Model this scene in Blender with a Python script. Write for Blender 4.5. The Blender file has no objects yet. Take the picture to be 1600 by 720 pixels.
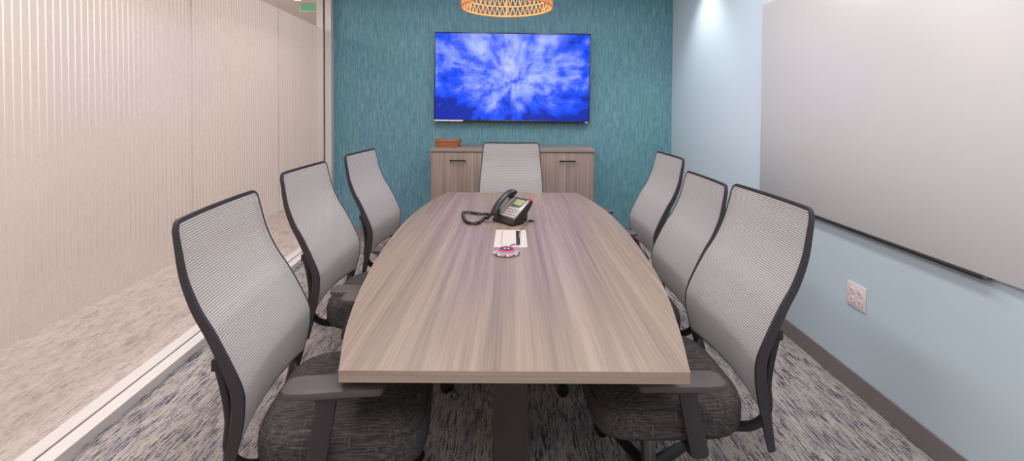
import bpy, bmesh, math, random
from math import sin, cos, pi, radians, sqrt
from mathutils import Vector, Matrix

random.seed(4)
C = bpy.context.scene.collection
scene = bpy.context.scene
H = 1.42          # camera height
F = 720.0         # focal length in pixels of the 1600 px frame

# ------------------------------------------------------------------ helpers
def obj(name, bm, mat, parent=None, smooth=True, angle=40):
    me = bpy.data.meshes.new(name)
    bmesh.ops.recalc_face_normals(bm, faces=bm.faces[:])
    bm.to_mesh(me); bm.free()
    if mat: me.materials.append(mat)
    o = bpy.data.objects.new(name, me)
    C.objects.link(o)
    if smooth:
        me.polygons.foreach_set('use_smooth', [True]*len(me.polygons))
        try: me.set_sharp_from_angle(angle=radians(angle))
        except Exception: pass
    if parent: o.parent = parent
    return o

def thing(name, label, cat, loc=(0,0,0), rz=0, group=None):
    o = bpy.data.objects.new(name, None); C.objects.link(o)
    o.empty_display_size = .1
    o.location = loc; o.rotation_euler = (0,0,rz)
    o['label'] = label; o['category'] = cat
    if group: o['group'] = group
    return o

def tag(o, label, cat, group=None):
    o['label'] = label; o['category'] = cat
    if group: o['group'] = group
    return o

def struct(name, bm, mat, parent=None, smooth=False, label=None, cat=None):
    o = obj(name, bm, mat, parent, smooth)
    if not parent: o['kind'] = 'structure'
    if label: o['label'] = label
    if cat: o['category'] = cat
    return o

def dup(root, loc, rz, label):
    r = root.copy(); C.objects.link(r); r.location = loc; r.rotation_euler = (0,0,rz); r['label'] = label
    for ch in list(root.children):
        c = ch.copy(); C.objects.link(c); c.parent = r
        for g in list(ch.children):
            d = g.copy(); C.objects.link(d); d.parent = c
    return r

def box(bm, x0, x1, y0, y1, z0, z1, bev=0, seg=2, M=None):
    vs = [bm.verts.new((x, y, z)) for z in (z0, z1) for y in (y0, y1) for x in (x0, x1)]
    fs = [(0,2,3,1),(4,5,7,6),(0,1,5,4),(1,3,7,5),(3,2,6,7),(2,0,4,6)]
    faces = [bm.faces.new([vs[i] for i in f]) for f in fs]
    if bev > 0:
        es = list({e for f in faces for e in f.edges})
        r = bmesh.ops.bevel(bm, geom=es, offset=bev, segments=seg, affect='EDGES', profile=.5)
        vs = list({v for v in r['verts']} | {v for v in vs if v.is_valid})
    if M is not None:
        bmesh.ops.transform(bm, matrix=M, verts=[v for v in vs if v.is_valid])
    return vs

def B(*a, **k):
    bm = bmesh.new(); box(bm, *a, **k); return bm

def catmull(pts, n=8, closed=False):
    P = [Vector(p) for p in pts]; out = []
    m = len(P); rng = m if closed else m-1
    for i in range(rng):
        if closed:
            p0, p1, p2, p3 = P[(i-1) % m], P[i], P[(i+1) % m], P[(i+2) % m]
        else:
            p1, p2 = P[i], P[i+1]
            p0 = P[i-1] if i > 0 else p1*2-p2
            p3 = P[i+2] if i+2 < m else p2*2-p1
        for k in range(n):
            t = k/n
            out.append(.5*((2*p1)+(p2-p0)*t+(2*p0-5*p1+4*p2-p3)*t*t+(3*p1-p0-3*p2+p3)*t**3))
    if not closed: out.append(P[-1].copy())
    return out

def tube(bm, pts, rad, seg=8, closed=False, flat=None, up=Vector((0,0,1))):
    """rad: number or list; flat=(a,b) scales section along side / up"""
    P = [Vector(p) for p in pts]; n = len(P); rings = []
    prev = None
    for i, p in enumerate(P):
        if closed: t = P[(i+1) % n]-P[i-1]
        elif i == 0: t = P[1]-P[0]
        elif i == n-1: t = P[-1]-P[-2]
        else: t = P[i+1]-P[i-1]
        t = t.normalized()
        if prev is None or flat:
            ref = up if abs(t.dot(up)) < .95 else Vector((1,0,0))
            if prev is not None and flat: ref = prev
            side = t.cross(ref).normalized(); u = side.cross(t).normalized()
        else:
            u = (prev - t*prev.dot(t)).normalized(); side = t.cross(u).normalized()
        prev = u
        r = rad[i] if isinstance(rad, (list, tuple)) else rad
        fa, fb = flat if flat else (1, 1)
        rings.append([bm.verts.new(p + side*(cos(2*pi*k/seg)*r*fa) + u*(sin(2*pi*k/seg)*r*fb)) for k in range(seg)])
    m = n if closed else n-1
    for i in range(m):
        a, b = rings[i], rings[(i+1) % n]
        for k in range(seg):
            bm.faces.new((a[k], a[(k+1) % seg], b[(k+1) % seg], b[k]))
    if not closed:
        bm.faces.new(rings[0][::-1]); bm.faces.new(rings[-1])

def lathe(bm, prof, seg=32, center=(0,0,0), M=None, cap=True):
    cx, cy, cz = center; rings = []; allv = []
    for r, z in prof:
        ring = [bm.verts.new((cx+r*cos(2*pi*k/seg), cy+r*sin(2*pi*k/seg), cz+z)) for k in range(seg)]
        rings.append(ring); allv += ring
    for a, b in zip(rings, rings[1:]):
        for k in range(seg):
            bm.faces.new((a[k], a[(k+1) % seg], b[(k+1) % seg], b[k]))
    if cap:
        bm.faces.new(rings[0][::-1]); bm.faces.new(rings[-1])
    if M is not None: bmesh.ops.transform(bm, matrix=M, verts=allv)
    return allv

def prism(bm, outline, z0, z1, bev=0):
    n = len(outline)
    a = [bm.verts.new((x, y, z0)) for x, y in outline]
    b = [bm.verts.new((x, y, z1)) for x, y in outline]
    bm.faces.new(a[::-1]); top = bm.faces.new(b)
    for i in range(n):
        bm.faces.new((a[i], a[(i+1) % n], b[(i+1) % n], b[i]))
    if bev:
        es = [e for e in top.edges]
        bmesh.ops.bevel(bm, geom=es, offset=bev, segments=2, affect='EDGES', profile=.5)

# ------------------------------------------------------------------ materials
def srgb(r, g, b):
    def f(c):
        c /= 255.0
        return c/12.92 if c <= .04045 else ((c+.055)/1.055)**2.4
    return (f(r), f(g), f(b), 1)

def new_mat(name):
    m = bpy.data.materials.new(name); m.use_nodes = True
    nt = m.node_tree; nt.nodes.clear()
    return m, nt

class NB:
    def __init__(s, nt): s.nt = nt
    def n(s, t, **kw):
        nd = s.nt.nodes.new(t)
        for k, v in kw.items():
            if k.startswith('i_'):
                key = k[2:].replace('_', ' ')
                nd.inputs[key].default_value = v
            else: setattr(nd, k, v)
        return nd
    def l(s, a, b): s.nt.links.new(a, b)
    def math(s, op, a, b=None, c=None):
        nd = s.nt.nodes.new('ShaderNodeMath'); nd.operation = op
        for i, v in enumerate((a, b, c)):
            if v is None: continue
            if isinstance(v, (int, float)): nd.inputs[i].default_value = v
            else: s.l(v, nd.inputs[i])
        return nd.outputs[0]
    def ramp(s, fac, stops, interp='LINEAR'):
        nd = s.nt.nodes.new('ShaderNodeValToRGB'); nd.color_ramp.interpolation = interp
        e = nd.color_ramp.elements
        e[0].position, e[0].color = stops[0]; e[1].position, e[1].color = stops[-1]
        for p, c in stops[1:-1]:
            x = e.new(p); x.color = c
        s.l(fac, nd.inputs[0]); return nd.outputs[0]
    def mix(s, fac, a, b, blend='MIX'):
        nd = s.nt.nodes.new('ShaderNodeMix'); nd.data_type = 'RGBA'; nd.blend_type = blend
        for sock, v in ((nd.inputs[0], fac), (nd.inputs[6], a), (nd.inputs[7], b)):
            if isinstance(v, (int, float, tuple)): sock.default_value = v
            else: s.l(v, sock)
        return nd.outputs[2]
    def coords(s, scale=(1,1,1), kind='Object', loc=(0,0,0), rot=(0,0,0)):
        tc = s.n('ShaderNodeTexCoord'); mp = s.n('ShaderNodeMapping')
        mp.inputs['Scale'].default_value = scale; mp.inputs['Location'].default_value = loc; mp.inputs['Rotation'].default_value = rot
        s.l(tc.outputs[kind], mp.inputs[0]); return mp.outputs[0]
    def noise(s, vec, scale=1, detail=3, rough=.5, dist=0):
        nd = s.n('ShaderNodeTexNoise'); nd.inputs['Scale'].default_value = scale
        nd.inputs['Detail'].default_value = detail; nd.inputs['Roughness'].default_value = rough
        nd.inputs['Distortion'].default_value = dist
        s.l(vec, nd.inputs['Vector']); return nd.outputs['Fac']
    def bump(s, h, strength=.2, dist=.01):
        nd = s.n('ShaderNodeBump'); nd.inputs['Strength'].default_value = strength
        nd.inputs['Distance'].default_value = dist; s.l(h, nd.inputs['Height']); return nd.outputs[0]
    def principled(s, color, rough=.5, metal=0, spec=.5, normal=None, **kw):
        p = s.n('ShaderNodeBsdfPrincipled')
        if isinstance(color, tuple): p.inputs['Base Color'].default_value = color
        else: s.l(color, p.inputs['Base Color'])
        if isinstance(rough, (int, float)): p.inputs['Roughness'].default_value = rough
        else: s.l(rough, p.inputs['Roughness'])
        p.inputs['Metallic'].default_value = metal
        p.inputs['Specular IOR Level'].default_value = spec
        if normal is not None: s.l(normal, p.inputs['Normal'])
        for k, v in kw.items(): p.inputs[k.replace('_', ' ')].default_value = v
        return p
    def out(s, shader):
        o = s.n('ShaderNodeOutputMaterial'); s.l(shader, o.inputs[0])

def plain(name, col, rough=.5, metal=0, spec=.5, var=.04, nscale=30, bump=0, **kw):
    m, nt = new_mat(name); b = NB(nt)
    v = b.noise(b.coords(), nscale, 3)
    c1 = tuple(max(0, x*(1-var)) for x in col[:3])+(1,); c2 = tuple(min(1, x*(1+var)) for x in col[:3])+(1,)
    colr = b.mix(v, c1, c2)
    nrm = b.bump(b.noise(b.coords(), nscale*10, 2), bump, .002) if bump else None
    p = b.principled(colr, rough, metal, spec, nrm, **kw); b.out(p.outputs[0]); return m

def emis(name, col, strength):
    m, nt = new_mat(name); b = NB(nt)
    e = b.n('ShaderNodeEmission'); e.inputs[0].default_value = col; e.inputs[1].default_value = strength
    b.out(e.outputs[0]); return m

def mat_wallpaper():
    m, nt = new_mat('teal_wallpaper'); b = NB(nt)
    n1 = b.noise(b.coords((60, 60, 6)), 1, 4, .6, .3)
    n2 = b.noise(b.coords((140, 140, 16)), 1, 3, .6)
    n3 = b.noise(b.coords((1.2, 1.2, .9)), 1, 2)
    f = b.math('ADD', b.math('MULTIPLY', n1, .6), b.math('MULTIPLY', n2, .4))
    c = b.ramp(f, [(.3, srgb(70, 116, 126)), (.5, srgb(98, 148, 158)), (.7, srgb(134, 174, 178))])
    c2 = b.ramp(f, [(.3, srgb(74, 115, 132)), (.5, srgb(102, 146, 165)), (.7, srgb(138, 172, 185))])
    col = b.mix(b.ramp(n3, [(.35, (0,0,0,1)), (.65, (1,1,1,1))]), c, c2)
    p = b.principled(col, .55, 0, .35, b.bump(f, .35, .004)); b.out(p.outputs[0]); return m

def mat_carpet(name, lights, mids, darks, contrast=1.0, bluish=.28):
    m, nt = new_mat(name); b = NB(nt)
    fine = b.noise(b.coords((135, 8, 1)), 1, 2, .6)
    fine2 = b.noise(b.coords((260, 22, 1), loc=(3, 7, 0)), 1, 2, .6)
    cross = b.noise(b.coords((60, 190, 1)), 1, 2, .6)
    patch = b.noise(b.coords((16, 6, 1), loc=(11, 2, 0)), 1, 4, .7)
    f = b.math('ADD', b.math('MULTIPLY', fine, .55), b.math('MULTIPLY', fine2, .40))
    f = b.math('ADD', f, b.math('MULTIPLY', cross, .30))
    f = b.math('ADD', f, b.math('MULTIPLY', patch, .35))       # about .8 mean
    f = b.math('MULTIPLY_ADD', b.math('SUBTRACT', f, .8), contrast, .5)
    c = b.ramp(f, [(.40, darks), (.46, mids), (.52, lights), (.72, tuple(min(1, x*1.12) for x in lights[:3])+(1,))])
    blue = b.noise(b.coords((14, 5, 1), loc=(5, 5, 0)), 1, 3)
    c = b.mix(b.ramp(blue, [(.5, (0,0,0,1)), (.72, (bluish,bluish,bluish,1))]), c, srgb(92, 96, 122))
    p = b.principled(c, .95, 0, .1, b.bump(b.math('ADD', fine, cross), .5, .006)); b.out(p.outputs[0]); return m

def mat_wood(name, axis, c0, c1, c2, rough=.38, freq=1.0, spec=.45):
    """grain runs along axis ('x','y','z')"""
    m, nt = new_mat(name); b = NB(nt)
    def sc(a, l):
        return {'y': (a, l, a), 'z': (a, a, l), 'x': (l, a, a)}[axis]
    broad = b.noise(b.coords(sc(12*freq, .22)), 1, 3, .55, .1)
    midn = b.noise(b.coords(sc(52*freq, .55), loc=(4, 4, 4)), 1, 3, .6, .05)
    fine = b.noise(b.coords(sc(230*freq, 2.2)), 1, 3, .6)
    f = b.math('ADD', b.math('MULTIPLY', broad, .34), b.math('MULTIPLY', midn, .40))
    f = b.math('ADD', f, b.math('MULTIPLY', fine, .26))
    c = b.ramp(f, [(.34, c0), (.5, c1), (.66, c2)])
    p = b.principled(c, rough, 0, spec, b.bump(fine, .06, .001)); b.out(p.outputs[0]); return m

def mat_mesh():
    m, nt = new_mat('chair_mesh_fabric'); b = NB(nt)
    tc = b.n('ShaderNodeTexCoord'); sep = b.n('ShaderNodeSeparateXYZ'); b.l(tc.outputs['UV'], sep.inputs[0])
    w = b.math('SINE', b.math('MULTIPLY', sep.outputs[1], 2*pi/.0074))
    w = b.math('MULTIPLY_ADD', w, .5, .5)
    fine = b.math('MULTIPLY_ADD', b.math('SINE', b.math('MULTIPLY', sep.outputs[0], 2*pi/.004)), .5, .5)
    c = b.ramp(w, [(0, srgb(138, 134, 135)), (.5, srgb(184, 180, 181)), (1, srgb(198, 194, 195))])
    c = b.mix(b.math('MULTIPLY', fine, .1), c, srgb(150, 148, 146))
    p = b.principled(c, .7, 0, .25, b.bump(w, .5, .002))
    tl = b.n('ShaderNodeBsdfTranslucent'); tl.inputs[0].default_value = srgb(190, 188, 186)
    tr = b.n('ShaderNodeBsdfTransparent')
    m1 = b.n('ShaderNodeMixShader'); m1.inputs[0].default_value = .18
    b.l(p.outputs[0], m1.inputs[1]); b.l(tl.outputs[0], m1.inputs[2])
    m2 = b.n('ShaderNodeMixShader')
    b.l(b.math('MULTIPLY', b.math('SUBTRACT', 1.0, w), .16), m2.inputs[0])
    b.l(m1.outputs[0], m2.inputs[1]); b.l(tr.outputs[0], m2.inputs[2])
    b.out(m2.outputs[0]); return m

def mat_seat():
    m, nt = new_mat('seat_fabric'); b = NB(nt)
    a = b.noise(b.coords((14, 260, 260)), 1, 3, .7)
    c = b.noise(b.coords((150, 9, 26)), 1, 3, .7)
    h1 = b.ramp(a, [(.42, (0,0,0,1)), (.72, (1,1,1,1))])
    h2 = b.ramp(c, [(.56, (0,0,0,1)), (.74, (1,1,1,1))])
    f = b.math('MAXIMUM', b.math('MULTIPLY', h1, .55), b.math('MULTIPLY', h2, .75))
    col = b.mix(f, srgb(52, 48, 50), srgb(128, 119, 116))
    p = b.principled(col, .9, 0, .15, b.bump(f, .4, .002)); b.out(p.outputs[0]); return m

def mat_glass(name, tint=(.98, .982, .978, 1)):
    m, nt = new_mat(name); b = NB(nt)
    tr = b.n('ShaderNodeBsdfTransparent'); tr.inputs[0].default_value = tint
    gl = b.n('ShaderNodeBsdfGlossy'); gl.inputs['Roughness'].default_value = .15
    fr = b.n('ShaderNodeFresnel'); fr.inputs[0].default_value = 1.35
    mx = b.n('ShaderNodeMixShader'); b.l(b.math('MULTIPLY', fr.outputs[0], .05), mx.inputs[0])
    b.l(tr.outputs[0], mx.inputs[1]); b.l(gl.outputs[0], mx.inputs[2]); b.out(mx.outputs[0]); return m

def mat_film():
    m, nt = new_mat('frosted_stripe_film'); b = NB(nt)
    tc = b.n('ShaderNodeTexCoord'); sep = b.n('ShaderNodeSeparateXYZ'); b.l(tc.outputs['Object'], sep.inputs[0])
    fr = b.math('FRACT', b.math('MULTIPLY', sep.outputs[1], 1/.032))
    gap = b.math('LESS_THAN', fr, .17)
    cloud = b.noise(b.coords((1, .8, .5)), 1.2, 2)
    col = b.mix(cloud, srgb(204, 194, 189), srgb(214, 203, 198))
    df = b.n('ShaderNodeBsdfDiffuse'); b.l(col, df.inputs[0])
    tl = b.n('ShaderNodeBsdfTranslucent'); b.l(col, tl.inputs[0])
    m1 = b.n('ShaderNodeMixShader'); m1.inputs[0].default_value = .5
    b.l(df.outputs[0], m1.inputs[1]); b.l(tl.outputs[0], m1.inputs[2])
    tr = b.n('ShaderNodeBsdfTransparent'); tr.inputs[0].default_value = (.97, .97, .97, 1)
    m2 = b.n('ShaderNodeMixShader'); b.l(b.math('MULTIPLY_ADD', gap, .55, .06), m2.inputs[0])
    b.l(m1.outputs[0], m2.inputs[1]); b.l(tr.outputs[0], m2.inputs[2])
    b.out(m2.outputs[0]); return m

def mat_screen():
    m, nt = new_mat('blue_screen_picture'); b = NB(nt)
    tc = b.n('ShaderNodeTexCoord'); sep = b.n('ShaderNodeSeparateXYZ'); b.l(tc.outputs['Object'], sep.inputs[0])
    x = sep.outputs[0]; z = b.math('ADD', sep.outputs[2], .05)
    r = b.math('SQRT', b.math('ADD', b.math('MULTIPLY', x, x), b.math('MULTIPLY', z, z)))
    # unit direction, so that the noise streaks radially
    rr = b.math('ADD', r, .34)
    ux = b.math('DIVIDE', x, rr); uz = b.math('DIVIDE', z, rr)
    cb = b.n('ShaderNodeCombineXYZ'); b.l(b.math('MULTIPLY', ux, 5), cb.inputs[0]); b.l(b.math('MULTIPLY', uz, 5), cb.inputs[1]); b.l(b.math('MULTIPLY', r, 3.0), cb.inputs[2])
    streak = b.noise(cb.outputs[0], 1, 4, .6, .4)
    cb2 = b.n('ShaderNodeCombineXYZ'); b.l(b.math('MULTIPLY', ux, 9), cb2.inputs[0]); b.l(b.math('MULTIPLY', uz, 9), cb2.inputs[1]); b.l(b.math('MULTIPLY', r, 4.5), cb2.inputs[2])
    streak2 = b.noise(cb2.outputs[0], 1, 3, .6, .3)
    blob = b.noise(b.coords((3, 1, 3.6), loc=(.3, 0, .2)), 1, 4, .6, .5)
    f = b.math('ADD', b.math('MULTIPLY', streak, .5), b.math('MULTIPLY', streak2, .28))
    f = b.math('ADD', f, b.math('MULTIPLY', blob, .42))                # mean .6
    # brighter towards the upper middle, deeper blue to the edges and the bottom
    g = b.math('ADD', b.math('MULTIPLY', b.math('MULTIPLY', x, x), .16), b.math('MULTIPLY', b.math('POWER', b.math('ABSOLUTE', b.math('SUBTRACT', z, .22)), 2.0), .5))
    f = b.math('SUBTRACT', b.math('ADD', f, .055), g)
    c = b.ramp(f, [(.43, srgb(0, 40, 170)), (.50, srgb(0, 74, 252)), (.555, srgb(46, 90, 255)), (.62, srgb(112, 138, 255)), (.74, srgb(168, 188, 255))])
    e = b.n('ShaderNodeEmission'); b.l(c, e.inputs[0]); e.inputs[1].default_value = 1.0
    gl = b.n('ShaderNodeBsdfGlossy'); gl.inputs['Roughness'].default_value = .15; gl.inputs[0].default_value = (.03, .03, .03, 1)
    ad = b.n('ShaderNodeAddShader'); b.l(e.outputs[0], ad.inputs[0]); b.l(gl.outputs[0], ad.inputs[1])
    b.out(ad.outputs[0]); return m

def mat_rattan(name, c0, c1):
    m, nt = new_mat(name); b = NB(nt)
    n = b.noise(b.coords((90, 90, 90)), 1, 3)
    c = b.mix(n, c0, c1)
    p = b.principled(c, .6, 0, .3)
    tl = b.n('ShaderNodeBsdfTranslucent'); b.l(c, tl.inputs[0])
    mx = b.n('ShaderNodeMixShader'); mx.inputs[0].default_value = .3
    b.l(p.outputs[0], mx.inputs[1]); b.l(tl.outputs[0], mx.inputs[2]); b.out(mx.outputs[0]); return m

def mat_wicker():
    m, nt = new_mat('wicker'); b = NB(nt)
    w = b.n('ShaderNodeTexWave'); w.bands_direction = 'Z'; w.inputs['Scale'].default_value = 30; w.inputs['Distortion'].default_value = 3
    b.l(b.coords(), w.inputs['Vector'])
    k = b.noise(b.coords((120, 120, 60)), 1, 2)
    f = b.math('MULTIPLY', b.math('ADD', w.outputs['Fac'], k), .5)
    c = b.ramp(f, [(.25, srgb(120, 66, 40)), (.5, srgb(176, 110, 70)), (.75, srgb(206, 148, 102))])
    p = b.principled(c, .7, 0, .3, b.bump(f, .5, .004)); b.out(p.outputs[0]); return m

M_teal = mat_wallpaper()
M_carpet = mat_carpet('streaked_carpet', srgb(172, 163, 158), srgb(136, 129, 129), srgb(72, 69, 82), 1.08, .4)
M_hall = mat_carpet('corridor_carpet', srgb(190, 178, 172), srgb(174, 162, 157), srgb(140, 128, 126), .8, 0)
M_blue = plain('pale_blue_paint', srgb(195, 211, 221), .5, spec=.3, var=.015, nscale=3, bump=.03)
M_hallwall = plain('corridor_paint', srgb(238, 227, 221), .6, spec=.3, var=.02, nscale=2)
M_rear = plain('rear_wall_paint', srgb(232, 231, 229), .6, spec=.3, var=.02, nscale=2)
M_ceil = plain('ceiling_paint', srgb(228, 226, 223), .8, spec=.2, var=.02, nscale=8)
M_base = plain('grey_vinyl_baseboard', srgb(128, 120, 119), .45, spec=.4, var=.03)
M_white = plain('white_metal_frame', srgb(210, 203, 201), .38, spec=.5, var=.01)
M_groove = plain('dark_gasket', srgb(70, 64, 63), .7)
M_glass = mat_glass('clear_glass')
M_film = mat_film()
M_top = mat_wood('grey_brown_laminate', 'y', srgb(110, 95, 87), srgb(138, 120, 109), srgb(160, 142, 129), .36)
M_edge = mat_wood('table_edge_band', 'x', srgb(126, 108, 98), srgb(150, 132, 120), srgb(170, 152, 139), .45)
M_cab = mat_wood('cabinet_laminate', 'z', srgb(112, 96, 90), srgb(146, 128, 120), srgb(172, 154, 145), .5)
M_cabtop = mat_wood('cabinet_top_laminate', 'x', srgb(134, 119, 113), srgb(150, 135, 128), srgb(166, 151, 143), .45)
M_darkleg = plain('dark_table_leg', srgb(66, 54, 55), .5, spec=.4, var=.08)
M_frame = plain('charcoal_plastic', srgb(52, 47, 51), .42, spec=.45, var=.04)
M_pad = plain('arm_pad_rubber', srgb(82, 74, 74), .5, spec=.4, var=.03, bump=.05)
M_black = plain('black_plastic', srgb(34, 31, 33), .4, spec=.5)
M_steel = plain('brushed_steel', srgb(150, 148, 148), .3, metal=1)
M_mesh = mat_mesh()
M_seat = mat_seat()
M_handle = plain('dark_bronze_handle', srgb(44, 36, 40), .35, metal=.6)
M_bezel = plain('tv_bezel', srgb(22, 20, 34), .25, spec=.6)
M_screen = mat_screen()
M_sticker = plain('white_sticker', srgb(225, 214, 214), .5)
M_board = plain('glossy_whiteboard', srgb(200, 198, 200), .3, spec=.5, var=.01, nscale=2)
M_rail = plain('dark_bronze_rail', srgb(66, 58, 60), .35, metal=.5)
M_outlet = plain('white_outlet_plastic', srgb(226, 214, 212), .35, spec=.5, var=.01)
M_slot = plain('outlet_slot', srgb(120, 108, 108), .6)
M_rattan = mat_rattan('rattan_cane', srgb(206, 140, 84), srgb(236, 180, 118))
M_wicker = mat_wicker()
M_wrim = plain('wicker_rim', srgb(180, 92, 54), .6, var=.2, nscale=90)
M_bulb = emis('warm_bulb', (1, .78, .5, 1), 12)
M_phone = plain('phone_charcoal', srgb(40, 38, 40), .35, spec=.5)
M_phoneface = plain('phone_silver_face', srgb(150, 144, 143), .35, spec=.5, metal=.3)
M_key = plain('phone_key', srgb(186, 176, 170), .4)
M_keydark = plain('phone_key_dark', srgb(58, 54, 55), .4)
M_lcd = plain('lcd_green', srgb(150, 156, 108), .25, spec=.5, var=.02)
M_led = emis('red_lamp', (1, .04, .06, 1), 1.3)
M_cream = plain('cream_plastic', srgb(202, 192, 186), .4, var=.01)
M_red = plain('coral_ring', srgb(226, 84, 74), .4)
M_navy = plain('navy_disc', srgb(54, 58, 78), .35)
M_greenlit = emis('green_lit_sign', (.22, .62, .36, 1), .6)
M_lens = emis('downlight_lens', (1, .96, .9, 1), 6)
M_clear = plain('clear_acrylic', srgb(206, 204, 222), .12, spec=.6, var=.15, nscale=40)
M_clear.node_tree.nodes  # acrylic puck: mostly see-through
for nd in M_clear.node_tree.nodes:
    if nd.type == 'BSDF_PRINCIPLED': nd.inputs['Transmission Weight'].default_value = .55

# ------------------------------------------------------------------ setting
YB = 4.95          # back wall
XR = 1.715         # right wall
YR = -1.4          # rear wall behind the camera
ZC = 2.75
def gx(y): return -1.75 - .0485*y      # glass plane, slightly splayed
XH = -4.15         # far corridor wall
YE = 9.5

def quadprism(pts, z0, z1):
    bm = bmesh.new(); prism(bm, pts, z0, z1); return bm

# floors
struct('floor', quadprism([(gx(YR)-.09, YR), (XR, YR), (XR, YB), (gx(YB)-.09, YB)], -.05, 0), M_carpet)
struct('floor_corridor', quadprism([(XH, YR), (gx(YR)-.09, YR), (gx(YB)-.09, YB), (gx(YB)-.09, YE), (XH, YE)], -.05, -.001), M_hall)
struct('ceiling', B(gx(YR)-.1, XR+.1, YR-.1, YB+.1, ZC, ZC+.1), M_ceil)
struct('ceiling_corridor', B(XH-.1, gx(YR)-.1, YR-.1, YE+.1, ZC, ZC+.1), M_ceil)
# walls
struct('wall_back', B(gx(YB)+.075, XR+.1, YB, YB+.12, 0, ZC), M_teal)
struct('wall_right', B(XR, XR+.12, YR, YB, 0, ZC), M_blue)
struct('wall_rear', B(XH, XR+.12, YR-.12, YR, 0, ZC), M_rear)
struct('wall_corridor', B(XH-.12, XH, YR, YE, 0, ZC), M_hallwall)
struct('wall_corridor_end', B(XH, gx(YB), YE, YE+.12, 0, ZC), M_hallwall)
struct('wall_corridor_side', B(gx(YB)-.09, gx(YB)+.03, YB+.12, YE, 0, ZC), M_hallwall)
# baseboards
def baseboard(name, x0, x1, y0, y1, h):
    struct(name, B(x0, x1, y0, y1, 0, h, bev=.003), M_base)
baseboard('baseboard_right', XR-.008, XR, YR, YB-.008, .103)
baseboard('baseboard_back', gx(YB)+.08, XR-.008, YB-.008, YB, .103)

# glass wall: bottom rail, top rail, jamb, panes with frosted film
def along(off0, off1, y0, y1): return [(gx(y0)+off0, y0), (gx(y0)+off1, y0), (gx(y1)+off1, y1), (gx(y1)+off0, y1)]
GE = YB-.0
bm = bmesh.new()
prism(bm, along(.006, .075, YR, GE-.078), 0, .045, .002)
prism(bm, along(-.078, -.006, YR, GE-.078), 0, .045, .002)
rail = struct('trim_1', bm, M_white)
bm = bmesh.new(); prism(bm, along(-.006, .006, YR, GE-.078), 0, .034); struct('rail_groove', bm, M_groove, rail)
bm = bmesh.new()
prism(bm, along(.008, .075, YR, GE), 2.66, ZC); prism(bm, along(-.078, -.008, YR, GE), 2.66, ZC)
struct('trim_2', bm, M_white)
bm = bmesh.new()
prism(bm, along(.010, .075, GE-.078, GE), 0, 2.66); prism(bm, along(-.078, -.010, GE-.078, GE), 0, 2.66)
jamb = struct('trim_3', bm, M_white)
bm = bmesh.new(); prism(bm, along(-.010, .010, GE-.03, GE), 0, 2.66); struct('jamb_groove', bm, M_groove, jamb)
joints = [YR+.01, -.65, .47, 1.59, 2.71, 3.83, GE-.035]
for i in range(len(joints)-1):
    y0, y1 = joints[i]+.0015, joints[i+1]-.0015
    bm = bmesh.new(); prism(bm, along(-.004, .004, y0, y1), .036, 2.70)
    w = struct('window_%d' % (i+1), bm, M_glass)
    bm = bmesh.new()
    a = [(gx(y0)-.0052, y0+.002), (gx(y1)-.0052, y1-.002)]
    vs = [bm.verts.new((a[0][0], a[0][1], .53)), bm.verts.new((a[1][0], a[1][1], .53)), bm.verts.new((a[1][0], a[1][1], 2.215)), bm.verts.new((a[0][0], a[0][1], 2.215))]
    bm.faces.new(vs); struct('frosted_film', bm, M_film, w)

# ------------------------------------------------------------------ conference table
def half(y):
    pts = [(1.166, .441, .460), (1.40, .505, .516), (1.72, .562, .575), (2.1, .603, .612), (2.55, .622, .628), (2.95, .610, .618), (3.3, .567, .575), (3.6, .500, .508)]
    return pts
TZ = .74
table = thing('conference_table', 'long boat-shaped grey-brown wood conference table in the middle of the room', 'table', (0, 2.39, 0))
L = catmull([(-a, y, 0) for y, a, b in half(0)], 6); R = catmull([(b, y, 0) for y, a, b in half(0)], 6)
outl = [(p.x-.0, p.y-2.39) for p in R] + [(p.x, p.y-2.39) for p in reversed(L)]
bm = bmesh.new(); prism(bm, outl, TZ-.031, TZ-.0005); obj('edge_band', bm, M_edge, table, smooth=False)
def inset(o, d):
    n = len(o); res = []
    for i in range(n):
        p0, p1, p2 = Vector(o[i-1]), Vector(o[i]), Vector(o[(i+1) % n])
        t1 = (p1-p0).normalized(); t2 = (p2-p1).normalized()
        n1 = Vector((-t1.y, t1.x)); n2 = Vector((-t2.y, t2.x)); nn = (n1+n2)
        nn = nn/ max(.3, nn.dot(n1)); res.append((p1.x+nn.x*d, p1.y+nn.y*d))
    return res
bm = bmesh.new(); prism(bm, inset(outl, .0012), TZ-.006, TZ); obj('tabletop', bm, M_top, table, smooth=False)
for y0, y1 in ((-.79, -.33), (.28, .70)):
    bm = bmesh.new(); box(bm, -.061, .061, y0, y1, .028, TZ-.031, bev=.004)
    leg = obj('leg', bm, M_darkleg, table)
    bm = bmesh.new(); box(bm, -.061, .061, y0-.0, y1+.0, 0, .028, bev=.004); obj('foot_plate', bm, M_darkleg, leg)
bm = bmesh.new(); box(bm, -.03, .03, -.33, .28, TZ-.15, TZ-.031); obj('stretcher_beam', bm, M_darkleg, table)
# cable port let into the top
bm = bmesh.new(); py0, py1 = 2.20-2.39, 2.51-2.39
for a in ((-.084, -.050, py0, py1), (.044, .078, py0, py1), (-.050, .044, py0, py0+.038), (-.050, .044, py1-.022, py1)):
    box(bm, a[0], a[1], a[2], a[3], TZ-.002, TZ+.0008)
port = obj('cable_port', bm, M_cream, table)
bm = bmesh.new(); box(bm, -.048, .024, py0+.040, py1-.024, TZ-.002, TZ+.0009); obj('port_lid', bm, M_cream, port)
bm = bmesh.new(); box(bm, -.050, .044, py0+.038, py1-.022, TZ-.002, TZ+.0004); obj('port_opening', bm, M_black, port)

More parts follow.
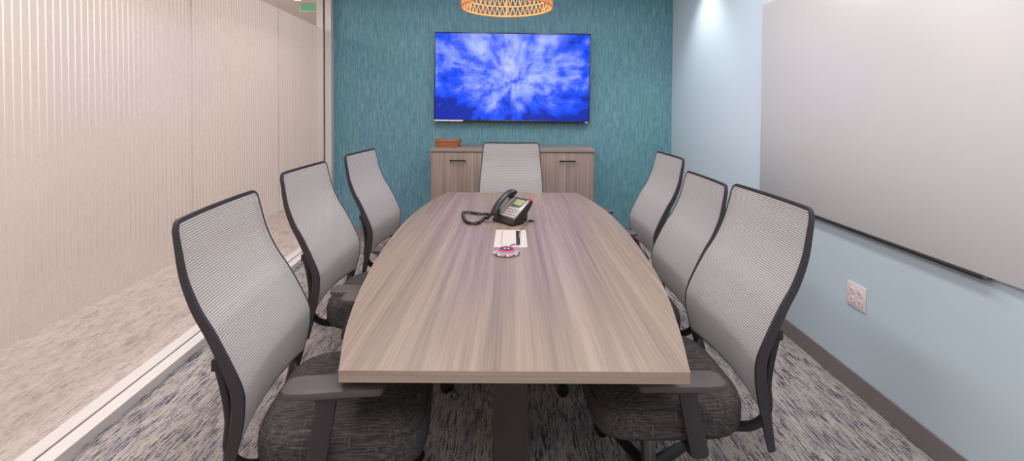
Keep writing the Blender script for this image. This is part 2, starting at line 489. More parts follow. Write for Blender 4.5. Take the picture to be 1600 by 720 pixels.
# ------------------------------------------------------------------ office chair
prof_pts = [(-.425, 1.10), (-.411, 1.03), (-.392, .95), (-.358, .87), (-.320, .807), (-.275, .718), (-.246, .647), (-.243, .60), (-.247, .558), (-.262, .49), (-.278, .43), (-.292, .38), (-.308, .33)]
PR = catmull([(x, 0, z) for x, z in prof_pts], 6)
arc = [0.0]
for i in range(1, len(PR)): arc.append(arc[-1]+(PR[i]-PR[i-1]).length)
S_END = arc[-1]
def prof(s):
    s = max(0, min(S_END-1e-6, s))
    for i in range(len(arc)-1):
        if arc[i+1] >= s:
            t = (s-arc[i])/(arc[i+1]-arc[i]); p = PR[i].lerp(PR[i+1], t)
            tg = (PR[min(i+2, len(PR)-1)]-PR[max(i-1, 0)]).normalized(); break
    n = Vector((-tg.z, 0, tg.x))   # forward normal
    if n.x < 0: n = -n
    return p, n
def width(s):                        # half width
    t = s/S_END
    if t < .62: return .238 + (.265-.238)*sin(min(1, t/.62)*pi/2)
    return .265 - .035*((t-.62)/.38)**1.6
S_MESH = S_END*.80
def surf(s, y, depth=0):
    p, n = prof(s); w = width(s)
    q = min(1, abs(y)/w)
    c = .024*(1-q*q)
    return Vector((p.x, y, p.z)) + n*(depth-c)

def arm_meshes(sg, drop):
    bm = bmesh.new()
    pts = catmull([(-.075, sg*.13, .345), (-.073, sg*.21, .345), (-.066, sg*.270, .362), (-.052, sg*.288, .44-drop*.4), (-.034, sg*.291, .54-drop*.7), (-.016, sg*.291, .655-drop)], 6)
    # flat post: wide along the seat, thin across
    seg = 12; rs = []
    for i, p in enumerate(pts):
        q = i/(len(pts)-1)
        tg = (pts[min(i+1, len(pts)-1)]-pts[max(i-1, 0)]).normalized()
        side = Vector((1, 0, 0)); side = (side-tg*side.dot(tg)).normalized(); up = tg.cross(side)
        wa, wb = .029-.003*q, .015
        ring = []
        for k in range(seg):
            a = 2*pi*k/seg; c, s = cos(a), sin(a); rr = (abs(c)**4+abs(s)**4)**(-.25)
            ring.append(bm.verts.new(p+side*(c*rr*wa)+up*(s*rr*wb)))
        rs.append(ring)
    for a, b_ in zip(rs, rs[1:]):
        for k in range(seg): bm.faces.new((a[k], a[(k+1) % seg], b_[(k+1) % seg], b_[k]))
    bm.faces.new(rs[0]); bm.faces.new(rs[-1])
    box(bm, -.045, .055, sg*.291-.024, sg*.291+.024, (.650-drop), (.668-drop), bev=.005)
    bp = bm; bm = bmesh.new()
    rs = []
    for z, ins in ((.664, .010), (.667, .003), (.676, 0), (.685, .002), (.690, .010), (.691, .02)):
        ring = []
        for k in range(32):
            a = 2*pi*k/32; c, s = cos(a), sin(a); e = 4.5
            rr = (abs(c)**e+abs(s)**e)**(-1/e)
            x, y = (.132-ins)*c*rr, (.043-ins)*s*rr
            y *= 1-.12*(x/.132); zz = z - drop - .010*max(0, (x-.05)/.08)**2 
            ring.append(bm.verts.new((x+.002, sg*(.288)+y, zz)))
        rs.append(ring)
    for a, b_ in zip(rs, rs[1:]):
        for k in range(32): bm.faces.new((a[k], a[(k+1) % 32], b_[(k+1) % 32], b_[k]))
    bm.faces.new(rs[0][::-1]); bm.faces.new(rs[-1])
    return bp, bm

def make_chair():
    t = thing('office_chair', '', 'chair', group='mesh-back chairs around the conference table')
    # --- mesh
    bm = bmesh.new(); uv = bm.loops.layers.uv.new('UVMap')
    nu, nv = 14, 60; g = []
    for j in range(nv+1):
        s = .006 + (S_MESH-.006)*j/nv; w = width(s)-.005
        # rounded top corners
        if s < .03: w -= .026*(1-sqrt(max(0, 1-(1-(s-.0)/.03)**2)))
        g.append([(bm.verts.new(surf(s, w*(2*i/nu-1), .003)), (w*(2*i/nu-1), s)) for i in range(nu+1)])
    for j in range(nv):
        for i in range(nu):
            q = [g[j][i], g[j][i+1], g[j+1][i+1], g[j+1][i]]
            f = bm.faces.new([a[0] for a in q])
            for lp, a in zip(f.loops, q): lp[uv].uv = a[1]
    obj('backrest_mesh', bm, M_mesh, t, angle=180)
    # --- frame: path in (s, y) flat space
    r = .032; path = []
    ns = 46
    for j in range(ns+1):
        s = S_END - (S_END-r)*j/ns; path.append((s, -width(s), 'side'))
    w0 = width(r)
    for k in range(1, 7):
        a = k/7*pi/2; path.append((r-r*sin(a), -(w0-r)-r*cos(a), 'corner'))
    for k in range(11): path.append((0, -(w0-r)+2*(w0-r)*k/10, 'top'))
    for k in range(1, 7):
        a = pi/2-k/7*pi/2; path.append((r-r*sin(a), (w0-r)+r*cos(a), 'corner'))
    for j in range(ns+1):
        s = r+(S_END-r)*j/ns; path.append((s, width(s), 'side'))
    n = len(path); rings = []
    bm = bmesh.new()
    for i, (s, y, k) in enumerate(path):
        a = path[max(0, i-1)]; b_ = path[min(n-1, i+1)]
        d = Vector((b_[0]-a[0], b_[1]-a[1])).normalized()
        inn = Vector((d.y, -d.x))            # inward in (s,y)
        if inn.dot(Vector((.4-s, -y))) < 0: inn = -inn
        u = min(1, s/.5); dep = .013+.021*u; wid = .010+.006*u
        if s > S_END*.82:
            q = (s-S_END*.82)/(S_END*.18); dep *= 1-.3*q
        o = .006
        sec = [(-o, .002), (wid*.55, .002), (wid, -.003), (wid, -dep*.8), (wid*.6, -dep), (0, -dep), (-o, -dep*.8)]
        rings.append([bm.verts.new(surf(max(0, s+inn.x*e), y+inn.y*e, dd) if s+inn.x*e >= 0 else surf(0, y+inn.y*e, dd)+Vector((0, 0, -(s+inn.x*e)))) for e, dd in sec])
    for a, b_ in zip(rings, rings[1:]):
        for k in range(len(a)):
            bm.faces.new((a[k], a[(k+1) % len(a)], b_[(k+1) % len(a)], b_[k]))
    bm.faces.new(rings[0]); bm.faces.new(rings[-1])
    # lower cross bar of the frame
    sb = S_MESH
    tube(bm, [surf(sb, y, -.008) for y in [-.245+.49*k/12 for k in range(13)]], .011, 8)
    obj('backrest_frame', bm, M_frame, t, angle=35)
    # --- yoke (back support)
    bm = bmesh.new()
    for sg in (-1, 1):
        pts = catmull([(-.10, sg*.05, .355), (-.19, sg*.14, .365), (-.262, sg*.208, .40), (-.292, sg*.243, .47), (-.287, sg*.250, .56), (-.296, sg*.252, .64), (-.314, sg*.252, .72)], 6)
        tube(bm, pts, [.018-.006*min(1, i/24) for i in range(len(pts))], 10)
        box(bm, -.326, -.296, sg*.254-.013, sg*.254+.013, .703, .735, bev=.004)
    obj('back_support', bm, M_black, t)
    # --- seat cushion
    bm = bmesh.new(); nseg = 48
    def outline(ins):
        ax, ay, e = .238-ins, .252-ins, 4.2
        o = []
        for k in range(nseg):
            a = 2*pi*k/nseg; c, s = cos(a), sin(a)
            rr = (abs(c)**e+abs(s)**e)**(-1/e)
            o.append((ax*c*rr*(1.1 if c < 0 else 1), ay*s*rr))
        return o
    def wf(x, z): return z - (.030*max(0, (x-.08)/.158)**2 if z > .40 else .030*.8*max(0, (x-.08)/.158)**2)
    rings = []
    for z, ins in ((.371, .06), (.373, .03), (.381, .010), (.400, .001), (.446, 0), (.466, .002), (.4745, .007), (.476, .011), (.481, .013), (.489, .028), (.495, .06), (.498, .12), (.499, .18)):
        rings.append([bm.verts.new((x, y, wf(x, z))) for x, y in outline(ins)])
    for a, b_ in zip(rings, rings[1:]):
        for k in range(nseg): bm.faces.new((a[k], a[(k+1) % nseg], b_[(k+1) % nseg], b_[k]))
    bm.faces.new(rings[0][::-1]); bm.faces.new(rings[-1])
    seat = obj('seat', bm, M_seat, t, angle=60)
    bm = bmesh.new(); tube(bm, [(x, y, wf(x, .4755)) for x, y in outline(.0075)], .003, 6, closed=True)
    obj('piping', bm, M_seat, seat)
    # --- seat shell + mechanism
    bm = bmesh.new()
    o1 = outline(.03); 
    a = [bm.verts.new((x, y, wf(x, .352))) for x, y in outline(.06)]; b_ = [bm.verts.new((x, y, wf(x, .374))) for x, y in outline(.02)]
    for k in range(nseg): bm.faces.new((a[k], a[(k+1) % nseg], b_[(k+1) % nseg], b_[k]))
    bm.faces.new(a[::-1]); bm.faces.new(b_)
    box(bm, -.13, .10, -.075, .075, .325, .375, bev=.012)
    obj('seat_pan', bm, M_black, t)
    # --- arms
    for sg in (-1, 1):
        bp, bq = arm_meshes(sg, .016)
        arm = obj('armrest', bp, M_frame, t)
        obj('arm_pad', bq, M_pad, arm)
    # --- column and base
    bm = bmesh.new(); lathe(bm, [(.026, .10), (.026, .22), (.015, .225), (.015, .34)], 20); obj('gas_column', bm, M_steel, t)
    bm = bmesh.new(); lathe(bm, [(.045, .065), (.048, .09), (.042, .12), (.03, .125)], 24)
    for k in range(5):
        a = 2*pi*k/5 + .3
        d = Vector((cos(a), sin(a), 0))
        tube(bm, [d*.03+Vector((0, 0, .098)), d*.15+Vector((0, 0, .088)), d*.31+Vector((0, 0, .072)), d*.335+Vector((0, 0, .07))], [.024, .021, .016, .012], 10)
    obj('star_base', bm, M_black, t)
    for k in range(5):
        a = 2*pi*k/5 + .3; d = Vector((cos(a), sin(a), 0)); b2 = a+1.0+k*.7
        e = Vector((cos(b2), sin(b2), 0)); bm = bmesh.new(); c = d*.33
        for sgn in (-1, 1):
            R_ = Matrix.Translation(c+e*(.016*sgn)+Vector((0, 0, .027))) @ Matrix.Rotation(b2, 4, 'Z') @ Matrix.Rotation(pi/2, 4, 'Y')
            lathe(bm, [(.018, -.009), (.026, -.007), (.027, 0), (.026, .007), (.018, .009)], 18, M=R_)
        tube(bm, [c+Vector((0, 0, .03)), c+Vector((0, 0, .068))], .009, 10)
        f = Vector((-e.y, e.x, 0))
        tube(bm, [c-f*.024+Vector((0, 0, .034)), c-f*.014+Vector((0, 0, .052)), c+Vector((0, 0, .058)), c+f*.014+Vector((0, 0, .052)), c+f*.024+Vector((0, 0, .034))], .007, 8)
        obj('caster', bm, M_black, t)
    return t

chair0 = make_chair()
spots = [      # x, y, turn, height change, turn of the star base
    (-.505, 1.515, .10, 0, .77, 'mesh-back office chair nearest the viewer, by the frosted glass wall'),
    (-.63, 2.35, -.02, 0, -.57, 'mesh-back office chair by the glass wall, middle one of that side of the table'),
    (-.600, 3.09, -.09, 0, .2, 'mesh-back office chair by the glass wall, farthest one, in front of the teal wall'),
    (.503, 1.655, pi+.03, 0, .95, 'mesh-back office chair nearest the viewer, below the whiteboard'),
    (.565, 2.36, pi+.0, -.045, .08, 'mesh-back office chair on the whiteboard side, second of three from the viewer'),
    (.610, 3.02, pi+.02, 0, .5, 'mesh-back office chair on the whiteboard side, farthest of three from the viewer'),
    (-.005, 3.545, -pi/2, 0, .1, 'mesh-back office chair at the far head of the table, in front of the cabinet'),
]
low_arm = None
for i, (x, y, rz, dz, br, lab) in enumerate(spots):
    if i == 0:
        chair0.location = (x, y, 0); chair0.rotation_euler = (0, 0, rz); chair0['label'] = lab; ch = chair0
    else: ch = dup(chair0, (x, y, 0), rz, lab)
    k = 0
    for c in ch.children:
        if c.name.startswith(('star_base', 'caster')): c.rotation_euler.z = br
        elif dz: c.location.z += dz
        drop = {1: .095, 2: .10, 3: .082, 4: .09}.get(i)        # these chairs have their arms set lower
        if i == 1 and c.name.startswith('armrest'): c.location.x -= .045
        if drop and c.name.startswith('armrest'):
            bp, bq = arm_meshes((-1, 1)[k], drop); k += 1
            for o, bmx, mt in ((c, bp, M_frame), (c.children[0], bq, M_pad)):
                me = bpy.data.meshes.new('low_' + o.data.name.split('.')[0]); bmesh.ops.recalc_face_normals(bmx, faces=bmx.faces[:])
                bmx.to_mesh(me); bmx.free(); me.materials.append(mt)
                me.polygons.foreach_set('use_smooth', [True]*len(me.polygons)); me.set_sharp_from_angle(angle=radians(40)); o.data = me

# ------------------------------------------------------------------ television
TX, TZc = 0.0, 1.715
tv = thing('television', 'large flat television showing a blue abstract picture on the teal wall', 'television', (0, YB, TZc))
tv.rotation_euler = (0, radians(.45), 0)
W2, H2 = .821, .471
bm = bmesh.new()
yb0, yb1 = -.085, -.05
box(bm, -W2, W2, yb0+.006, yb1, -H2, H2, bev=.004)
for a in ((-W2, W2, H2-.012, H2), (-W2, W2, -H2, -H2+.022), (-W2, -W2+.010, -H2+.022, H2-.012), (W2-.010, W2, -H2+.022, H2-.012)):
    box(bm, a[0], a[1], yb0, yb0+.008, a[2], a[3], bev=.0015)
obj('bezel', bm, M_bezel, tv)
bm = bmesh.new(); box(bm, -W2+.010, W2-.010, yb0+.003, yb0+.0055, -H2+.022, H2-.012); obj('screen', bm, M_screen, tv, smooth=False)
bm = bmesh.new(); box(bm, -.45, .45, yb1, -.001, -.25, .2); obj('wall_mount', bm, M_black, tv)
for x0, x1 in ((-.815, -.665), (-.660, -.515)):
    bm = bmesh.new(); box(bm, x0, x1, yb0-.0012, yb0+.0002, -H2+.004, -H2+.019); obj('sticker', bm, M_sticker, tv)
bm = bmesh.new(); box(bm, W2-.045, W2-.012, yb0-.001, yb0+.0002, -H2+.006, -H2+.014); obj('badge', bm, M_sticker, tv)

# ------------------------------------------------------------------ cabinet
cx0, cx1, cy0, ch_ = -.795, .812, 4.45, 1.0
cab = thing('cabinet', 'low grey-brown wood storage cabinet with three doors under the television', 'cabinet', (0, 0, 0))
bm = bmesh.new()
box(bm, cx0+.006, cx1-.006, cy0+.028, YB-.016, .06, ch_-.03); box(bm, cx0+.03, cx1-.03, cy0+.06, YB-.03, 0, .06)
obj('carcass', bm, M_cab, cab, smooth=False)
bm = bmesh.new(); box(bm, cx0, cx1, cy0, YB-.012, ch_-.03, ch_, bev=.0015); obj('cabinet_top', bm, M_cabtop, cab)
dw = (cx1-cx0-.016)/3
for k in range(3):
    a = cx0+.008+dw*k
    bm = bmesh.new(); box(bm, a+.002, a+dw-.002, cy0+.008, cy0+.027, .065, ch_-.036, bev=.0015)
    d = obj('door', bm, M_cab, cab)
    bm = bmesh.new(); xc = a+dw/2; zc = .887
    box(bm, xc-.078, xc+.078, cy0-.022, cy0-.012, zc-.006, zc+.006, bev=.002)
    for s in (-1, 1): box(bm, xc+s*.068-.005, xc+s*.068+.005, cy0-.014, cy0+.009, zc-.005, zc+.005)
    obj('handle', bm, M_handle, d)

# wicker tray on the cabinet
bas = thing('wicker_basket', 'small oblong brown wicker basket on the left end of the cabinet', 'basket', (-.648, 4.69, ch_))
bm = bmesh.new(); rs = []
def rrect(ax, ay, n=40, e=5):
    o = []
    for k in range(n):
        a = 2*pi*k/n; c, s = cos(a), sin(a); rr = (abs(c)**e+abs(s)**e)**(-1/e); o.append((ax*c*rr, ay*s*rr))
    return o
for z, ax, ay in ((0, .108, .07), (.02, .116, .077), (.045, .126, .084), (.058, .130, .088), (.058, .122, .080), (.04, .117, .075), (.012, .106, .068)):
    rs.append([bm.verts.new((x, y, z+(.006*(x/.13)**2 if z > .03 else 0))) for x, y in rrect(ax, ay)])
for a, b_ in zip(rs, rs[1:]):
    for k in range(40): bm.faces.new((a[k], a[(k+1) % 40], b_[(k+1) % 40], b_[k]))
bm.faces.new(rs[0][::-1]); bm.faces.new(rs[-1])
obj('basket_body', bm, M_wicker, bas, angle=60)
for zz, ax, ay, r in ((.060, .128, .086, .007), (.006, .110, .072, .005)):
    bm = bmesh.new(); tube(bm, [(x, y, zz+(.006*(x/.13)**2 if zz > .03 else 0)+.0015*(k % 2)) for k, (x, y) in enumerate(rrect(ax, ay, 56))], r, 6, closed=True)
    obj('woven_rim', bm, M_wrim, bas)

# ------------------------------------------------------------------ pendant lamp
pl = thing('pendant_lamp', 'round woven rattan drum pendant lamp hanging above the table', 'lamp', (-.03, 2.53, 1.955))
RR = .247
hs = [0, .057, .12, .19, .26]
for i, z in enumerate(hs):
    bm = bmesh.new(); tube(bm, [(RR*cos(2*pi*k/64), RR*sin(2*pi*k/64), z) for k in range(64)], .0055 if i in (0, 4) else .004, 8, closed=True)
    obj('ring', bm, M_rattan, pl)
bm = bmesh.new(); NZ = 50
for i in range(len(hs)-1):
    for k in range(NZ):
        a0 = 2*pi*k/NZ; a1 = a0+pi/NZ; a2 = a0+2*pi/NZ; z0, z1 = hs[i]+.002, hs[i+1]-.002
        p = lambda a, z: (RR*cos(a), RR*sin(a), z)
        tube(bm, [p(a0, z0), p(a1, z1)], .0026, 5); tube(bm, [p(a1, z1), p(a2, z0)], .0026, 5)
obj('cane_weave', bm, M_rattan, pl)
for k in range(6):
    a = pi/6+k*pi/3+pi/3*0+.02
    bm = bmesh.new(); tube(bm, [(RR*.99*cos(a), RR*.99*sin(a), 0), (RR*.99*cos(a), RR*.99*sin(a), .26)], .0035, 6); obj('upright', bm, M_rattan, pl)
bm = bmesh.new()
for k in range(3):
    a = k*2*pi/3; tube(bm, [(0, 0, .262), (RR*cos(a), RR*sin(a), .262)], .003, 6)
lathe(bm, [(.02, .17), (.022, .2), (.02, .262), (.008, .27)], 16)
obj('socket', bm, M_black, pl)
bm = bmesh.new(); lathe(bm, [(.004, .072), (.022, .08), (.034, .105), (.032, .13), (.018, .158), (.014, .172)], 20); obj('bulb', bm, M_bulb, pl)
bm = bmesh.new(); tube(bm, [(0, 0, .265), (0, 0, ZC-1.955-.02)], .003, 8); lathe(bm, [(.05, ZC-1.955-.025), (.055, ZC-1.955-.01), (.055, ZC-1.955)], 24)
obj('hanging_cord', bm, M_black, pl)

# ------------------------------------------------------------------ whiteboard + outlet
wb = thing('whiteboard', 'large frameless white marker board on the pale blue wall', 'whiteboard', (XR, 0, 0))
bm = bmesh.new(); box(bm, -.022, -.004, 1.50, 3.135, .820, 2.105, bev=.002); obj('board_panel', bm, M_board, wb)
for y in (1.75, 2.95):
    for z in (.9, 2.0):
        bm = bmesh.new(); box(bm, -.004, 0, y-.03, y+.03, z-.03, z+.03); obj('wall_bracket', bm, M_steel, wb)
bm = bmesh.new(); box(bm, -.034, -.008, 1.636, 3.135, .807, .8195, bev=.002); obj('bottom_rail', bm, M_rail, wb)
bm = bmesh.new(); box(bm, -.034, -.008, 1.621, 1.635, .808, .8195, bev=.002); obj('rail_end_cap', bm, M_steel, wb)

ou = thing('wall_outlet', 'square white four-socket power outlet on the pale blue wall below the whiteboard', 'outlet', (XR, 2.265, .485))
bm = bmesh.new(); box(bm, -.007, -.0002, -.061, .061, -.060, .060, bev=.003); obj('cover_plate', bm, M_outlet, ou)
for yy in (-.026, .026):
    for zz in (-.022, .022):
        bm = bmesh.new(); box(bm, -.0095, -.0068, yy-.017, yy+.017, zz-.014, zz+.014, bev=.004); s = obj('socket', bm, M_outlet, ou)
        bm = bmesh.new()
        for q in (-.006, .006): box(bm, -.0100, -.0094, yy+q-.0012, yy+q+.0012, zz-.003, zz+.006)
        box(bm, -.0100, -.0094, yy-.002, yy+.002, zz-.010, zz-.006); obj('slot', bm, M_slot, s)

# ------------------------------------------------------------------ desk phone
PH = thing('desk_phone', 'black corded desk phone with a green display on the far part of the table', 'phone', (.003, 2.69, TZ+.0015), radians(-48))
# local: +x right side, +y back; the face slopes up to the back
PW, PL = .088, .150
tilt = radians(38)
bm = bmesh.new()
prof_side = [(-.075, .0), (-.078, .014), (-.060, .036), (.066, .126), (.086, .126), (.084, .104), (.030, .040), (.015, .0)]
a = [bm.verts.new((-PW, y, z)) for y, z in prof_side]; b_ = [bm.verts.new((PW, y, z)) for y, z in prof_side]
bm.faces.new(a); bm.faces.new(b_[::-1])
for i in range(len(a)):
    j = (i+1) % len(a); bm.faces.new((a[i], b_[i], b_[j], a[j]))
bmesh.ops.recalc_face_normals(bm, faces=bm.faces[:])
bmesh.ops.bevel(bm, geom=bm.edges[:], offset=.004, segments=2, affect='EDGES', profile=.5)
body = obj('phone_body', bm, M_phone, PH)
# face frame
f0 = Vector((0, -.060, .036)); f1 = Vector((0, .066, .126)); fd = (f1-f0).normalized(); fn = Vector((0, -fd.z, fd.y)); fl = (f1-f0).length
FM = Matrix(((1, 0, 0, 0), (0, fd.y, fn.y, f0.y), (0, fd.z, fn.z, f0.z), (0, 0, 0, 1)))
def fbox(x0, x1, v0, v1, h0, h1, bev=0):
    bm = bmesh.new(); box(bm, x0, x1, v0, v1, h0, h1, bev=bev, M=FM); return bm
obj('face_plate', fbox(-.030, .083, .004, fl-.004, -.002, .0022, .001), M_phoneface, PH)
obj('screen_bezel', fbox(-.018, .064, .094, fl-.006, .002, .0034, .001), M_phone, PH)
obj('display', fbox(-.012, .056, .099, fl-.012, .003, .0042), M_lcd, PH)
for r in range(4):
    for c in range(3):
        x = -.022+c*.019; v = .013+r*.0185
        obj('key', fbox(x-.007, x+.007, v-.0052, v+.0052, .002, .0056, .0015), M_key, PH)
    for c in range(2):
        x = .044+c*.022
        obj('key', fbox(x-.0088, x+.0088, .013+r*.0185-.0045, .013+r*.0185+.0045, .002, .0052, .0015), M_key, PH)
for k in range(4):
    x = -.010+k*.019; obj('key', fbox(x-.007, x+.007, .085, .0905, .002, .005, .001), M_keydark, PH)
bm = bmesh.new(); box(bm, .064, .084, .076-.010, .076+.006, .124, .136, bev=.004); obj('indicator_light', bm, M_led, PH)
# handset cradle and handset
obj('cradle', fbox(-.086, -.034, .006, fl-.002, -.002, .012, .004), M_phoneface, PH)
bm = bmesh.new()
def fp(x, v, h): return FM @ Vector((x, v, h))
hp = catmull([fp(-.060, -.022, .018), fp(-.060, -.010, .032), fp(-.060, .025, .047), fp(-.060, .085, .053), fp(-.060, .140, .047), fp(-.060, .168, .033), fp(-.060, .176, .018)], 5)
seg = 14; rs = []
for i, p in enumerate(hp):
    q = i/(len(hp)-1); tg = (hp[min(i+1, len(hp)-1)]-hp[max(i-1, 0)]).normalized()
    side = Vector((1, 0, 0)); up = side.cross(tg)
    e = abs(2*q-1)
    wa = .021+.007*e**2; wb = .011+.004*e**2
    if i in (0, len(hp)-1): wa *= .75; wb *= .75
    ring = []
    for k in range(seg):
        an = 2*pi*k/seg; c, s = cos(an), sin(an); rr = (abs(c)**3+abs(s)**3)**(-1/3)
        ring.append(bm.verts.new(p+side*(c*rr*wa)+up*(s*rr*wb)))
    rs.append(ring)
for a, b_ in zip(rs, rs[1:]):
    for k in range(seg): bm.faces.new((a[k], a[(k+1) % seg], b_[(k+1) % seg], b_[k]))
bm.faces.new(rs[0]); bm.faces.new(rs[-1])
# ear and mouth cups
for v in (.006, .152):
    M_ = FM @ Matrix.Translation((-.060, v, .014))
    lathe(bm, [(.022, 0), (.026, .008), (.024, .022)], 18, M=M_)
obj('handset', bm, M_phone, PH)
# rear foot / stand
bm = bmesh.new()
vs = [(-.07, .015, 0), (.07, .015, 0), (.085, .105, 0), (-.085, .105, 0), (-.07, .015, .012), (.07, .015, .012), (.08, .098, .006), (-.08, .098, .006)]
v = [bm.verts.new(q) for q in vs]
for f in ((0,3,2,1),(4,5,6,7),(0,1,5,4),(1,2,6,5),(2,3,7,6),(3,0,4,7)): bm.faces.new([v[i] for i in f])
box(bm, -.05, .05, .062, .078, .004, .098)
obj('stand', bm, M_phone, PH)
# cords (built in world coordinates, then made local to the phone)
inv = (Matrix.Translation(PH.location) @ Matrix.Rotation(radians(-48), 4, 'Z')).inverted()
def T(px, py, h=0.0):
    Z = (H-TZ-h)*F/(py-165); return Vector(((px-800)*Z/F, Z, TZ+h))
hl = (Matrix.Translation(PH.location) @ Matrix.Rotation(radians(-48), 4, 'Z')) @ fp(-.060, -.020, .028)
path = catmull([hl, Vector((hl.x-.03, hl.y-.01, TZ+.03)), T(757, 342, .012), T(748, 349, .011), T(736, 350, .011), T(728, 346, .011), T(724, 338, .011), T(725, 333, .011), T(735, 333, .011), T(748, 335, .011), T(760, 335, .011), T(769, 337, .014)], 30)
bm = bmesh.new(); hel = []
# resample evenly
L_ = [0.0]
for i in range(1, len(path)): L_.append(L_[-1]+(path[i]-path[i-1]).length)
NS = 900; j = 0
for k in range(NS+1):
    d = L_[-1]*k/NS
    while j < len(L_)-2 and L_[j+1] < d: j += 1
    p = path[j].lerp(path[j+1], (d-L_[j])/max(1e-9, L_[j+1]-L_[j]))
    tg = (path[min(j+2, len(path)-1)]-path[max(0, j-1)]).normalized()
    sd = tg.cross(Vector((0, 0, 1)))
    sd = sd.normalized() if sd.length > 1e-3 else Vector((1, 0, 0)); up = sd.cross(tg)
    ph = d/.0105*2*pi; rr = .0068*min(1, k/40, (NS-k)/40)
    hel.append(inv @ (p+sd*cos(ph)*rr+up*sin(ph)*rr))
tube(bm, hel, .0030, 6); obj('handset_cord', bm, M_phone, PH)
bm = bmesh.new()
pm = Matrix.Translation(PH.location) @ Matrix.Rotation(radians(-48), 4, 'Z')
st = pm @ Vector((.06, .05, .03))
tube(bm, [inv @ q for q in catmull([st, T(826, 344, .03), T(820, 351, .008), T(815, 358, .008), T(813, 366, .009), T(813, 372, .007)], 8)], .003, 6)
obj('line_cord', bm, M_phoneface, PH)

# ------------------------------------------------------------------ round clear puck in front of the cable port
pk = thing('table_puck', 'round clear disc with a coral-rimmed navy centre on the table before the cable port', 'disc', (-.022, 2.105, TZ+.001))
bm = bmesh.new(); lathe(bm, [(.058, 0), (.061, .003), (.060, .009), (.050, .012), (.036, .013)], 48); obj('clear_rim', bm, M_clear, pk)
bm = bmesh.new(); lathe(bm, [(.040, .011), (.041, .014), (.039, .018), (.031, .0185)], 48, center=(0, .012, 0)); obj('coral_ring', bm, M_red, pk)
bm = bmesh.new(); lathe(bm, [(.032, .017), (.032, .0192), (.028, .0196)], 40, center=(0, .012, 0)); obj('centre_disc', bm, M_navy, pk)
bm = bmesh.new(); box(bm, -.014, -.003, .008, .018, .0194, .0202, bev=.0003); box(bm, .003, .014, .008, .018, .0194, .0202, bev=.0003); obj('white_mark', bm, M_sticker, pk)
bm = bmesh.new()
pts = [Vector((.012, .048, .016)), Vector((.016, .066, .010)), T(800, 384, .010)-pk.location, T(806, 383, .008)-pk.location, T(811, 383, .006)-pk.location, T(813, 380, .003)-pk.location]
tube(bm, catmull(pts, 8), .0022, 6); obj('cable', bm, M_black, pk)
# bright beads round the rim
for k in range(12):
    a = pi*1.08+k*pi*.84/11
    bm = bmesh.new(); lathe(bm, [(.001, .0), (.005, .0015), (.005, .005), (.001, .007)], 10, center=(.0585*cos(a), .0585*sin(a), 0.004)); obj('rim_bead', bm, [M_sticker, M_rattan, M_navy][k % 3], pk)

# ------------------------------------------------------------------ corridor fittings
def downlight(x, y, label):
    t = thing('recessed_downlight', label, 'light', (x, y, ZC))
    bm = bmesh.new(); lathe(bm, [(.05, -.001), (.075, -.006), (.085, -.004), (.085, .0)], 32, cap=False); obj('trim_ring', bm, M_white, t)
    bm = bmesh.new(); lathe(bm, [(.001, -.003), (.055, -.003)], 32, cap=False); obj('lens', bm, M_lens, t)
    return t
downlight(-2.73, 5.85, 'round bright recessed downlight in the corridor ceiling seen above the frosted film')
ex = thing('exit_sign', 'small green lit sign on the corridor ceiling seen above the frosted film', 'sign', (-2.68, 6.1, ZC))
bm = bmesh.new(); box(bm, -.12, .12, -.02, .02, -.11, 0, bev=.004); obj('sign_housing', bm, M_white, ex)
bm = bmesh.new(); box(bm, -.10, .10, -.023, -.0195, -.095, -.025); obj('lit_face', bm, M_greenlit, ex)

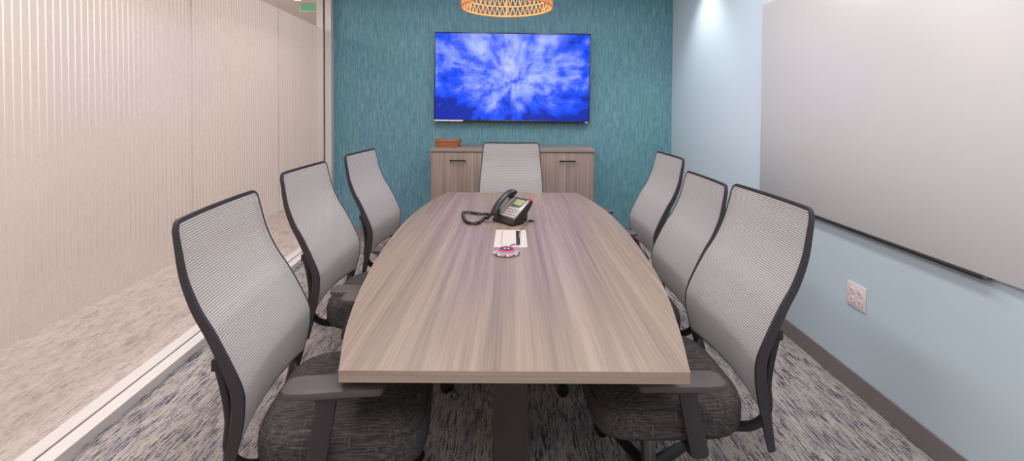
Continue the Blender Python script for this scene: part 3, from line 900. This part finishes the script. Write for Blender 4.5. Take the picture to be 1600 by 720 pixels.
# ------------------------------------------------------------------ lights
def area(name, loc, sx, sy, power, col=(1, .96, .92), rot=(0, 0, 0)):
    l = bpy.data.lights.new(name, 'AREA'); l.shape = 'RECTANGLE'; l.size = sx; l.size_y = sy; l.energy = power; l.color = col
    o = bpy.data.objects.new(name, l); C.objects.link(o); o.location = loc; o.rotation_euler = rot; return o
def spot(name, loc, power, ang, blend, col=(1, .96, .92), rot=(0, 0, 0), size=.05):
    l = bpy.data.lights.new(name, 'SPOT'); l.energy = power; l.spot_size = radians(ang); l.spot_blend = blend; l.color = col; l.shadow_soft_size = size
    o = bpy.data.objects.new(name, l); C.objects.link(o); o.location = loc; o.rotation_euler = rot; return o
KEY = (1, .98, .975)
area('room_light', (-.75, 1.2, ZC-.02), .3, 1.2, 20, KEY)
area('room_light', (.75, 1.2, ZC-.02), .3, 1.2, 20, KEY)
area('room_light', (-.75, 3.2, ZC-.02), .3, 1.2, 20, KEY)
area('room_light', (.75, 3.2, ZC-.02), .3, 1.2, 20, KEY)
area('room_light', (0, -.75, ZC-.02), 1.6, .8, 40, KEY)
spot('wall_washer', (1.45, 4.05, ZC-.03), 42, 95, .8, (1, .98, .96))
spot('wall_washer', (1.40, 2.25, ZC-.03), 8, 105, .9, (1, .98, .96))
area('corridor_light', (-3.45, 1.0, ZC-.02), .6, 2.4, 50, (1, .955, .935))
area('corridor_light', (-3.45, 4.0, ZC-.02), .6, 2.4, 50, (1, .955, .935))
area('corridor_light', (-3.45, 7.4, ZC-.02), .6, 2.0, 14, (1, .95, .92))
pt = bpy.data.lights.new('pendant_glow', 'POINT'); pt.energy = 8; pt.color = (1, .8, .55); pt.shadow_soft_size = .035
po = bpy.data.objects.new('pendant_glow', pt); C.objects.link(po); po.location = (-.03, 2.53, 2.02)

w = bpy.data.worlds.new('world'); scene.world = w; w.use_nodes = True
w.node_tree.nodes['Background'].inputs[0].default_value = (.9, .93, 1, 1); w.node_tree.nodes['Background'].inputs[1].default_value = .15

# ------------------------------------------------------------------ camera
cam = bpy.data.cameras.new('camera'); cam.sensor_width = 36; cam.lens = 36*F/1600; cam.clip_start = .02
pitch = 1.2
cam.shift_y = -(360-(165+F*math.tan(radians(pitch))*-1)-0)/1600 if False else -(360-(165+F*math.tan(radians(pitch))))/1600
co = bpy.data.objects.new('camera', cam); C.objects.link(co)
co.matrix_world = Matrix.Translation((0, 0, H)) @ Matrix.Rotation(radians(90-pitch), 4, 'X') @ Matrix.Rotation(radians(.3), 4, 'Z')
scene.camera = co
scene.view_settings.view_transform = 'Standard'
scene.view_settings.look = 'None'
scene.view_settings.exposure = 0
